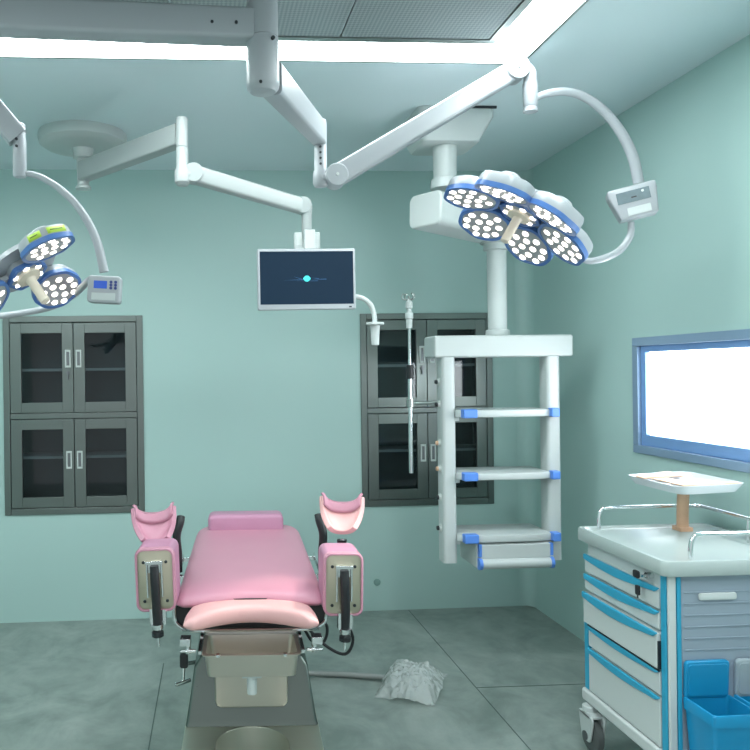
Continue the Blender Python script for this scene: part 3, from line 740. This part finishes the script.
# waste tray
tx, ty0, ty1, tz0, tz1 = .168, -.185, .035, .408, .490
bm = B()
def rr3(w, y0, y1, z, r=.02): return [V((x, (y0 + y1) / 2 + y, z)) for x, y in rrect(w, y1 - y0, r)]
loft(bm, [rr3(.31, ty0 + .02, ty1 - .02, tz0 + .006), rr3(.31, ty0 + .02, ty1 - .02, tz0), rr3(.318, ty0 + .012, ty1 - .012, tz0 + .004), rr3(.336, ty0 + .008, ty1 - .008, tz1), rr3(.356, ty0 - .004, ty1 + .004, tz1), rr3(.356, ty0 - .004, ty1 + .004, tz1 + .004), rr3(.328, ty0 + .012, ty1 - .012, tz1 + .004), rr3(.30, ty0 + .024, ty1 - .024, tz0 + .008)])
tr = obj('waste_tray', bm, TRAYST, **TO)
bm = B(); cyl(bm, (.0, ty0 + .045, tz0 + .002), (.0, ty0 + .045, tz0 - .07), .02, .017); box(bm, -.035, .035, ty0 + .02, ty0 + .075, tz0 - .006, tz0 + .002)
obj('drain_nozzle', bm, WHITE, tr, local=True)
bm = B(); box(bm, -.175, .175, .040, .05, .488, .506)
for s in (-1, 1): box(bm, s * .12 - .006, s * .12 + .006, ty0 - .006, ty0 + .012, tz1 - .002, tz1 + .007); box(bm, s * .186 - .006, s * .186 + .006, -.16, .05, .488, .5)
obj('tray_slide', bm, CHROME, **TO)
# steel tank behind and below the tray
bm = B(); loft(bm, [[V((x, y, .30 + z)) for x, z in rrect(.285, .21, .03)] for y in (.06, .20)])
obj('fluid_tank', bm, TRAYST, bevel=.008, **TO)
# shroud and base
bm = B()
def rect(x, y0, y1, z): return rr3(2 * x, y0, y1, z, .012)
loft(bm, [rect(.264, .11, .78, .098), rect(.258, .118, .77, .12), rect(.228, .16, .70, .32), rect(.205, .175, .70, .35), rect(.20, .18, .70, .53)])
obj('base_shroud', bm, BASEST, bevel=.004, **TO)
pl = []
ra, cyb = .137, -.028
for k in range(21):
    a = PI * k / 20; pl.append((-ra * math.cos(a), cyb + ra * math.sin(a)))
pts = [(-.265, -.36), (-ra, -.36)] + pl + [(ra, -.36), (.265, -.36), (.265, .85), (-.265, .85)]
bm = B(); loft(bm, [[V((x, y, z)) for x, y in pts] for z in (.004, .1)])
obj('base_plate', bm, PLATEST, bevel=.003, **TO)
# foot lever at the left side of the base
kq, fq, gq = at(184, 660, 3.05), at(183, 682, 3.05), at(190, 672, 3.12)
bm = B(); cyl(bm, kq, fq, .007); cyl(bm, fq + V((-.03, -.02, -.002)), fq + V((.03, .01, .004)), .008); cyl(bm, kq + V((0, .01, -.02)), V((.03, 3.12, kq.z - .03)), .008)
obj('foot_lever', bm, CHROME, tb, bevel=.002)
bm = B(); pillowed(bm, rrect(.034, .058, .010), -.018, .018, .006, facing(kq), 2)
obj('lever_cap', bm, BLACK, tb)
# black hand grips
for s, x in ((-1, -.315), (1, .325)):
    bm = B(); tube(bm, [(x, .47, .62), (x, .47, .70), (x + .004 * s, .46, .78), (x - .01 * s, .47, .835), (x - .014 * s, .485, .862)], lambda t: .019 - .001 * t, 14)
    obj('hand_grip', bm, BLACK, **TO)
# side pads (calf rests turned on end) with plates and levers
def side_pad(s, cx_, cz_, tilt):
    M = facing((cx_, -.05, cz_), tilt, .02 * s)
    bm = B(); pillowed(bm, rrect(.146, .232, .028), -.16, .02, .016, M, 4)
    p = obj('calf_pad', bm, MAUVE, **TO)
    bm = B(); o_, i_ = rrect(.148, .236, .030), rrect(.130, .217, .024)
    loft(bm, [[M @ V((x, y, z)) for x, y in pts] for z, pts in ((.0, o_), (.022, o_), (.026, inset(o_, .005)), (.026, i_), (.018, i_))], caps=False)
    obj('pad_edge', bm, PINK, p, local=True)
    bm = B(); pillowed(bm, rrect(.130, .217, .022), .016, .023, .002, M, 2)
    obj('back_plate', bm, PLATE, p, local=True)
    for a in (-.042, .042):
        for b3 in (-.078, .066): obj('plate_screw', lathe(B(), M @ V((a, b3, .022)), M @ V((a, b3, 1)), [(0, .006), (.003, .006), (.005, .003), (.005, .0)], 12), DARK, p, local=True)
    bm = B()
    for a in (-.027, .027): box(bm, a - .0035, a + .0035, -.06, .075, .022, .045, M)
    box(bm, -.033, .033, .062, .075, .022, .05, M); box(bm, -.024, .024, .030, .064, .024, .040, M)
    obj('lever_bracket', bm, CHROME, p, local=True, bevel=.002)
    bm = B(); tube(bm, [M @ V(q) for q in ((0, .055, .042), (.002, .0, .052), (.004 , -.08, .052), (.004, -.165, .046))], .0165, 12)
    obj('locking_lever', bm, BLACK, p, local=True)
    bm = B(); cyl(bm, M @ V((.004, -.155, .046)), M @ V((.004, -.172, .045)), .021); cyl(bm, M @ V((.004, -.172, .045)), M @ V((.004, -.24, .04)), .006); box(bm, -.022, -.012, -.16, -.1, .012, .05, M); box(bm, .012, .034, -.165, -.11, .0, .03, M)
    obj('lever_clamp', bm, CHROME, p, local=True)
    bm = B(); cyl(bm, M @ V((.004, -.185, .045)), M @ V((.004, -.20, .044)), .022)
    obj('clamp_collar', bm, BLACK, p, local=True)
    # carrier back to the rail
    bm = B(); tube(bm, [(cx_ - s * .01, .02, cz_ - .13), (cx_ - s * .02, .08, .62), (s * .325, .14, .612)], .013, 10)
    obj('pad_carrier', bm, CHROME, **TO)
    return p
side_pad(-1, -.352, .735, .03); side_pad(1, .345, .708, -.02)
# knee crutches
def crutch(s, cx_, cz_, yaw, pitch, roll):
    M = Matrix.Translation((cx_, .16, cz_)) @ Matrix.Rotation(yaw, 4, 'Z') @ Matrix.Rotation(pitch, 4, 'X') @ Matrix.Rotation(roll, 4, 'Y')
    bm = B(); nu, nv = 24, 14; g_ = []
    def surf(u, v, off=0.0):
        a = u * 1.12; hw = .086 * (1 - .42 * max(0, 1 - v) ** 2.4)
        zb_, zt_ = .004 + .014 * abs(u) ** 2.2, .126 + .030 * abs(u) ** 2.4
        z = zb_ + (zt_ - zb_) * v
        return M @ V(((hw - off) * math.sin(a) / math.sin(1.12), -(.055 - off) * (1 - math.cos(a)) * (1.05 - .1 * v) - off - .035 * max(0, 1 - v) ** 3, z))
    for j in range(nv + 1): g_.append([bm.verts.new(surf(-1 + 2 * i / nu, j / nv)) for i in range(nu + 1)])
    for j in range(nv):
        for i in range(nu): bm.faces.new((g_[j][i], g_[j][i + 1], g_[j + 1][i + 1], g_[j + 1][i]))
    kc = obj('knee_crutch', bm, PINK if s < 0 else PINK_LIT, solid=.022, bevel=.006, seg=3, **TO)  # the right crutch looks brightly lit through its paler colour
    # padded band along the upper edge
    bm = B(); g_ = [[bm.verts.new(surf(-1.03 + 2.06 * i / nu, v, o2)) for i in range(nu + 1)] for v, o2 in ((.70, .012), (.80, .016), (1.0, .014), (1.06, .006))]
    for j in range(3):
        for i in range(nu): bm.faces.new((g_[j][i], g_[j][i + 1], g_[j + 1][i + 1], g_[j + 1][i]))
    obj('crutch_liner', bm, PINK, kc, local=True, solid=.010)
    bm = B(); b0 = M @ V((0, 0, -.012))
    tube(bm, [b0, b0 + V((0, .0, -.05)), V((cx_ - s * .02, .18, .70)), V((s * .332, .19, .61))], .009, 10)
    cyl(bm, (cx_ - .045, .165, b0.z - .045), (cx_ + .035, .165, b0.z - .045), .006)
    obj('crutch_rod', bm, CHROME, **TO)
    bm = B(); cyl(bm, b0 + V((.02, 0, -.055)), b0 + V((.02, 0, -.03)), .012); lathe(bm, b0 + V((0, 0, -.004)), b0 + V((0, 0, -1)), [(0, .02), (.02, .018), (.024, .010)])
    obj('crutch_knob', bm, BLACK, **TO)
crutch(-1, -.378, .806, .14, -.42, -.03); crutch(1, .372, .838, -.12, -.42, .02)

# foot switch in a crinkled film on the floor, with its hose
fs = thing('foot_switch', 'foot switch in crinkled clear film on the floor beside the table', 'foot switch', (.99, 3.52, 0))
Mf = Matrix.Translation((.985, 3.50, 0)) @ Matrix.Rotation(-.45, 4, 'Z')
bm = B(); pillowed(bm, rrect(.17, .25, .03), .004, .06, .012, Mf, 3)
obj('pedal_body', bm, mat('pedal_grey_plastic', (.38, .42, .41), .5, noise_amt=.1), fs)
bm = B(); nu, nv = 44, 44; g_ = []
for j in range(nv + 1):
    row = []
    for i in range(nu + 1):
        x, y = (-1 + 2 * i / nu), (-1 + 2 * j / nv)
        rad = max(abs(x), abs(y)) * .6 + .4 * math.hypot(x, y)
        h = .088 * (1 - min(1, rad * .92) ** 3.0)
        nz = noise.noise(V((x * 3.1, y * 3.1, 1.3))) * .5 + abs(noise.noise(V((x * 7.5, y * 7.5, 4.1)))) * .7
        wob = 1 + .14 * noise.noise(V((x * 2.5, y * 2.5, 7)))
        row.append(bm.verts.new(Mf @ V((x * .135 * wob, y * .19 * wob, max(.006, h + nz * .036 * (1.15 - .6 * rad))))))
    g_.append(row)
for j in range(nv):
    for i in range(nu): bm.faces.new((g_[j][i], g_[j][i + 1], g_[j + 1][i + 1], g_[j + 1][i]))
obj('plastic_cover', bm, FILM, fs)
bm = B(); tube(bm, [(.44, 3.62, .04), (.52, 3.66, .018), (.66, 3.64, .016), (.80, 3.60, .017), (.88, 3.56, .022)], .0135, 12)
obj('hose', bm, GREYHOSE, fs)
pc = thing('power_cable', 'black cables looping under the right side of the table', 'cable', (.55, 3.4, 0))
bm = B(); tube(bm, [(.43, 3.20, .42), (.52, 3.18, .33), (.60, 3.15, .30), (.635, 3.15, .36), (.60, 3.12, .45)], .0065, 10)
obj('cable_run', bm, BLACK, pc)
bm = B(); tube(bm, [(.43, 3.22, .40), (.47, 3.2, .34), (.52, 3.2, .34), (.53, 3.2, .41), (.46, 3.18, .47)], .0065, 10)
obj('cable_run', bm, BLACK, pc)

# ================================================================ MEDICAL CART
ct = thing('medical_cart', 'white drawer cart with blue trims below the window', 'cart', (1.78, 2.65, 0))
X0, X1, Y0, Y1 = 1.528, 2.03, 2.378, 2.913
ZT = .811                                              # underside of the worktop
bm = B(); box(bm, X0 + .012, X1, Y0 + .012, Y1 - .002, .215, .82)
obj('body', bm, CARTW, ct, bevel=.006)
bm = B(); box(bm, X0 - .014, X1 + .01, Y0 - .012, Y1 + .014, .172, .222)
obj('bumper_base', bm, CARTW, ct, bevel=.012, seg=3)
# worktop with a raised lip
bm = B()
def tr_(d_, z, r=.03): return [V(((X0 + X1) / 2 + x, (Y0 + Y1) / 2 + y, z)) for x, y in rrect(X1 - X0 + .05 + d_, Y1 - Y0 + .05 + d_, r)]
loft(bm, [tr_(-.03, .810), tr_(-.004, .814), tr_(0, .820), tr_(0, .853), tr_(-.008, .863), tr_(-.034, .863), tr_(-.048, .855), tr_(-.062, .852)])
obj('worktop', bm, CARTTOP, ct)
# front corner columns and side panel
for y0, y1 in ((Y0 - .002, Y0 + .035), (Y1 - .03, Y1 + .002)):
    obj('corner_trim', box(B(), X0 - .004, X0 + .03, y0 + (.010 if y0 < Y0 else 0), y1, .222, ZT if y0 < Y0 else .488), BLUEP, ct, bevel=.004)
obj('edge_strip', box(B(), X0 + .0, X0 + .026, Y0 - .006, Y0 + .006, 0.222, ZT), CARTW, ct, bevel=.004)
obj('corner_trim', box(B(), X0 + .028, X0 + .042, Y0 - .008, Y0 + .01, 0.222, ZT), BLUEP, ct, bevel=.003)
bm = B(); box(bm, X0 + .044, X1 - .02, Y0 - .002, Y0 + .014, 0.222, ZT)
sp_ = obj('side_panel', bm, CARTS, ct, bevel=.003)
bm = B()
for k in range(6):
    z = .755 - .038 * k
    box(bm, X0 + .055, X1 - .03, Y0 - .005, Y0 - .001, z, z + .003)
obj('panel_rib', bm, CARTS, sp_)
bm = B(); pillowed(bm, rrect(.13, .024, .008), 0, .008, .003, facing((1.695, Y0 - .002, .742)), 2)
obj('grip_slot', bm, CARTW, sp_)
# drawers on the face towards the room's middle
fy0, fy1 = Y0 + .040, Y1 - .012
def blue_pull(z, hgt):
    pts = [(fy1, z), (fy1, z - hgt * .62)]
    for k in range(1, 13):
        t_ = k / 12; pts.append((fy1 - (fy1 - fy0) * .74 * t_, z - hgt * (.62 + .42 * math.sin(PI * t_ * .85))))
    pts += [(fy0 + .10, z - hgt * .72), (fy0 + .06, z - hgt * .62), (fy0 + .018, z - hgt * .5), (fy0 + .002, z - hgt * .2), (fy0, z)]
    bm = B(); loft(bm, [[V((x, y, zz)) for y, zz in pts] for x in (X0 - .013, X0 - .001)])
    return bm
for k, (zt, zb_, hg) in enumerate(((.763, .690, .032), (.685, .620, .034), (.614, .490, .036), (.484, .402, .021), (.396, .226, .028))):
    fw = .006 if k != 2 else .014
    y_far = fy1 if k < 3 else fy1 - .022
    dr = obj('drawer', box(B(), X0 - fw, X0 + .02, fy0, y_far, zb_, zt - .004), CARTW, ct, bevel=.004)
    bm = blue_pull(zt - .002, hg)
    if k >= 3: bmesh.ops.scale(bm, vec=(1, .955, 1), space=Matrix.Translation((0, -fy0, 0)), verts=bm.verts)
    if k == 2: bmesh.ops.translate(bm, vec=(-.008, 0, 0), verts=bm.verts)
    obj('drawer_pull', bm, BLUEP, dr, bevel=.004)
    if k == 2: obj('drawer_edge', box(B(), X0 - .012, X0 + .0, fy0 - .003, fy0 + .001, zb_, zt - .03), DARK, dr, smooth=False)
    if k == 3: obj('drawer_edge', box(B(), X0 - .010, X0 - .004, fy0, y_far, zt - .004, zt + .002), DARK, dr, smooth=False)
# lock with its keys
ly = fy0 + .06; lz = .787
bm = B(); cyl(bm, (X0 + .013, ly, lz), (X0 - .012, ly, lz), .011); box(bm, X0 - .03, X0 - .012, ly - .004, ly + .004, lz - .004, lz + .004)
lk = obj('lock', bm, CHROME, ct)
bm = B(); pillowed(bm, rrect(.034, .026, .008), -.004, .004, .002, facing((X0 - .028, ly + .03, lz - .002), 0, -PI / 2), 2)
obj('key', bm, BLACK, lk); bm = B(); pillowed(bm, rrect(.022, .034, .006), -.004, .004, .002, facing((X0 - .030, ly + .02, lz - .055), 0, -PI / 2), 2); box(bm, X0 - .032, X0 - .029, ly + .017, ly + .022, lz - .082, lz - .068)
obj('key', bm, BLACK, lk)
# rails
rz_ = .941
def railpath(pts): return tube(B(), pts, .0075, 12, True, 5)
ry = Y1 - .012; rx = X1 - .03
bm = railpath([(1.583, ry, .86), (1.583, ry, .905), (1.595, ry, .934), (1.625, ry, rz_), (1.80, ry, rz_), (1.96, ry, rz_), (rx - .01, ry - .01, rz_), (rx, ry - .04, rz_), (rx, 2.65, rz_), (rx, 2.46, rz_)])
for p in ((rx, 2.63),): cyl(bm, (p[0], p[1], .85), (p[0], p[1], rz_), .005, n=10)
obj('guard_rail', bm, CHROME, ct)
bm = railpath([(1.624, Y0 + .022, .86), (1.624, Y0 + .022, .90), (1.633, Y0 + .022, .928), (1.66, Y0 + .022, rz_), (1.80, Y0 + .022, rz_), (1.95, Y0 + .022, rz_), (rx - .01, Y0 + .03, rz_), (rx, Y0 + .06, rz_)])
obj('guard_rail', bm, CHROME, ct)
# castors
for i, (x, y) in enumerate(((X0 - .012, Y1 - .045), (X0 - .012, Y0 + .07), (X1 - .06, Y1 - .045), (X1 - .06, Y0 + .07))):
    R0 = .066; yc = y - .025
    bm = B(); cyl(bm, (x, y, .172), (x, y, .14), .026)
    for sx in (-1, 1):
        xa, xb = sorted((x + sx * .020, x + sx * .030))
        loft(bm, [[V((xx, yc + yy, R0 + zz)) for yy, zz in outline_round([(-.03, -.02), (.03, -.02), (.055, .085), (-.055, .085)], .02)] for xx in (xa, xb)])
    box(bm, x - .03, x + .03, y - .06, y + .025, .138, .151)
    ca = obj('castor', bm, WHITE, ct, bevel=.004)
    bm = B(); lathe(bm, (x - .017, yc, R0), (x + 1, yc, R0), [(0, .03), (0, .056), (.006, R0 - .001), (.028, R0 - .001), (.034, .056), (.034, .03)])
    obj('castor_tyre', bm, TYRE, ca)
    bm = B(); cyl(bm, (x - .034, yc, R0), (x + .034, yc, R0), .018)
    obj('castor_axle', bm, NICHE, ca)
# raised side tray of the cart on a film-wrapped post
st = thing('side_tray', 'clear white tray wrapped in tan film above the cart', 'tray', (1.90, 2.857, .853))
Mt = Matrix.Translation((1.868, 2.80, 1.032)) @ Matrix.Rotation(-.03, 4, 'Y')
bm = B()
def tt(w, d_, z, r=.035): return [Mt @ V((x, y, z)) for x, y in rrect(w, d_, r)]
loft(bm, [tt(.215, .30, .0), tt(.23, .315, .002), tt(.262, .347, .030), tt(.265, .35, .034), tt(.255, .34, .034), tt(.225, .31, .010)])
obj('tray_dish', bm, TRAYP, st)
bm = B(); tube(bm, [(1.900, 2.855, .865), (1.897, 2.85, .92), (1.893, 2.84, .98), (1.892, 2.83, 1.037)], .0215, 12); box(bm, 1.876, 1.926, 2.83, 2.885, .8525, .868)
obj('post', bm, TAN, st)
for (x0, x1, y0, y1, a) in ((-.13, .03, .05, .10, .2), (-.09, .11, -.168, -.135, -.1), (-.11, -.05, -.165, .02, .0), (.02, .07, .03, .16, .3)):
    MM = Mt @ Matrix.Translation((0, 0, .0345)) @ Matrix.Rotation(a * .4, 4, 'Z')
    obj('film_wrap', box(B(), x0, x1, y0, y1, 0, .004, MM), TAN, st, bevel=.001)
pk = thing('paper_packet', 'white paper packet lying on the clear tray', 'packet', Mt @ V((.03, -.04, .012)))
bm = B(); pillowed(bm, rrect(.13, .10, .01), .0125, .034, .008, Mt @ Matrix.Translation((.0, -.06, 0)) @ Matrix.Rotation(.3, 4, 'Z'), 2)
obj('wrapper', bm, mat('white_paper', (.85, .86, .88), .55, noise_amt=.04), pk)
pk2 = thing('paper_packet', 'long pale packet at the far side of the clear tray', 'packet', Mt @ V((-.03, .11, .012)))
bm = B(); pillowed(bm, rrect(.16, .07, .01), .0125, .036, .008, Mt @ Matrix.Translation((-.02, .12, 0)) @ Matrix.Rotation(.12, 4, 'Z'), 2)
obj('wrapper', bm, mat('pale_paper', (.80, .82, .85), .55, noise_amt=.04), pk2)

# bins hung on the cart's near side
def bin_(x0, x1, body_m, lid_m, label):
    t = thing('waste_bin', label, 'bin', ((x0 + x1) / 2, 2.30, .15), group='bins on the cart side')
    ya, yb, zt, zb_ = 2.222, 2.372, .418, .12
    bm = B(); cx_, cy_ = (x0 + x1) / 2, (ya + yb) / 2
    def rg(dw_, dz, z): return [V((cx_ + x, cy_ + y, z)) for x, y in rrect(x1 - x0 - dw_, yb - ya - dw_, .012)]
    loft(bm, [rg(.03, 0, zb_), rg(.004, 0, zt - .04), rg(-.004, 0, zt - .038), rg(-.006, 0, zt - .004), rg(-.002, 0, zt), rg(.010, 0, zt), rg(.014, 0, zt - .03), rg(.04, 0, zb_ + .01)])
    obj('bin_body', bm, body_m, t)
    Ml = facing(((x0 + x1) / 2, 2.366, zt + .055), 0) @ Matrix.Rotation(.06, 4, 'X')
    bm = B(); pillowed(bm, rrect(x1 - x0 - .004, .126, .014), -.010, .006, .005, Ml, 3)
    ld = obj('lid', bm, lid_m, t)
    bm = B(); loft(bm, [[Ml @ V((x, y, z)) for x, y in rrect(x1 - x0 - .022, .106, .010)] for z in (.0055, .009)])
    obj('lid_panel', bm, lid_m, ld, bevel=.002)
GREYL = mat('grey_translucent_lid', (.36, .42, .46), .3, noise_amt=.05)
bin_(1.572, 1.727, BINB, BINB, 'blue open-lid bin hung on the cart side')
bin_(1.746, 1.90, BINB, GREYL, 'grey-lidded bin beside the blue one at the photo edge')

# stickers on the left lamp's upper panel
best = max(pet2, key=lambda p: (p[1] @ V((.188, 0, 0))).z + .3 * (-(p[1] @ V((.188, 0, 0))).y))
for p_, T_ in (best,):
    pass
near = sorted(pet2, key=lambda p: (p[1] @ V((.188, 0, 0))).z)
sp2 = None
for p_, T_ in pet2:
    c = T_ @ V((.188, 0, 0))
    if c.x > C2.x + .05 and c.y < C2.y - .05: sp2 = (p_, T_)
if sp2:
    p_, T_ = sp2
    for k0, k1 in ((15, 19), (21, 25)):
        stk = sticker(p_, T_, None, k0, k1, .016, .040, STICK)
        sticker(stk, T_, None, k0 + 1, k0 + 3, .027, .031, INK, .0032, 'sticker_print')

# ================================================================ LIGHT
def spot(name, loc, d, power, col, size, blend=.6, rad=.15):
    l = bpy.data.lights.new(name, 'SPOT'); l.energy = power; l.color = col; l.spot_size = size; l.spot_blend = blend; l.shadow_soft_size = rad
    o = bpy.data.objects.new(name, l); COL.objects.link(o); o.location = loc
    o.rotation_euler = V(d).to_track_quat('-Z', 'Y').to_euler(); return o
spot('surgical_beam', C1 + N1.normalized() * .13, N1, 62, (1.0, .90, .76), .34, .35, .05)
spot('surgical_beam', C2 + N2.normalized() * .13, N2, 30, (1.0, .90, .76), .34, .4, .05)
w = bpy.data.worlds.new('world'); scene.world = w; w.use_nodes = True
w.node_tree.nodes['Background'].inputs[0].default_value = (.90, .97, 1.0, 1); w.node_tree.nodes['Background'].inputs[1].default_value = .72

vs = scene.view_settings
vs.view_transform = 'Standard'; vs.look = 'None'; vs.gamma = 1; vs.use_curve_mapping = False; vs.exposure = 0.24
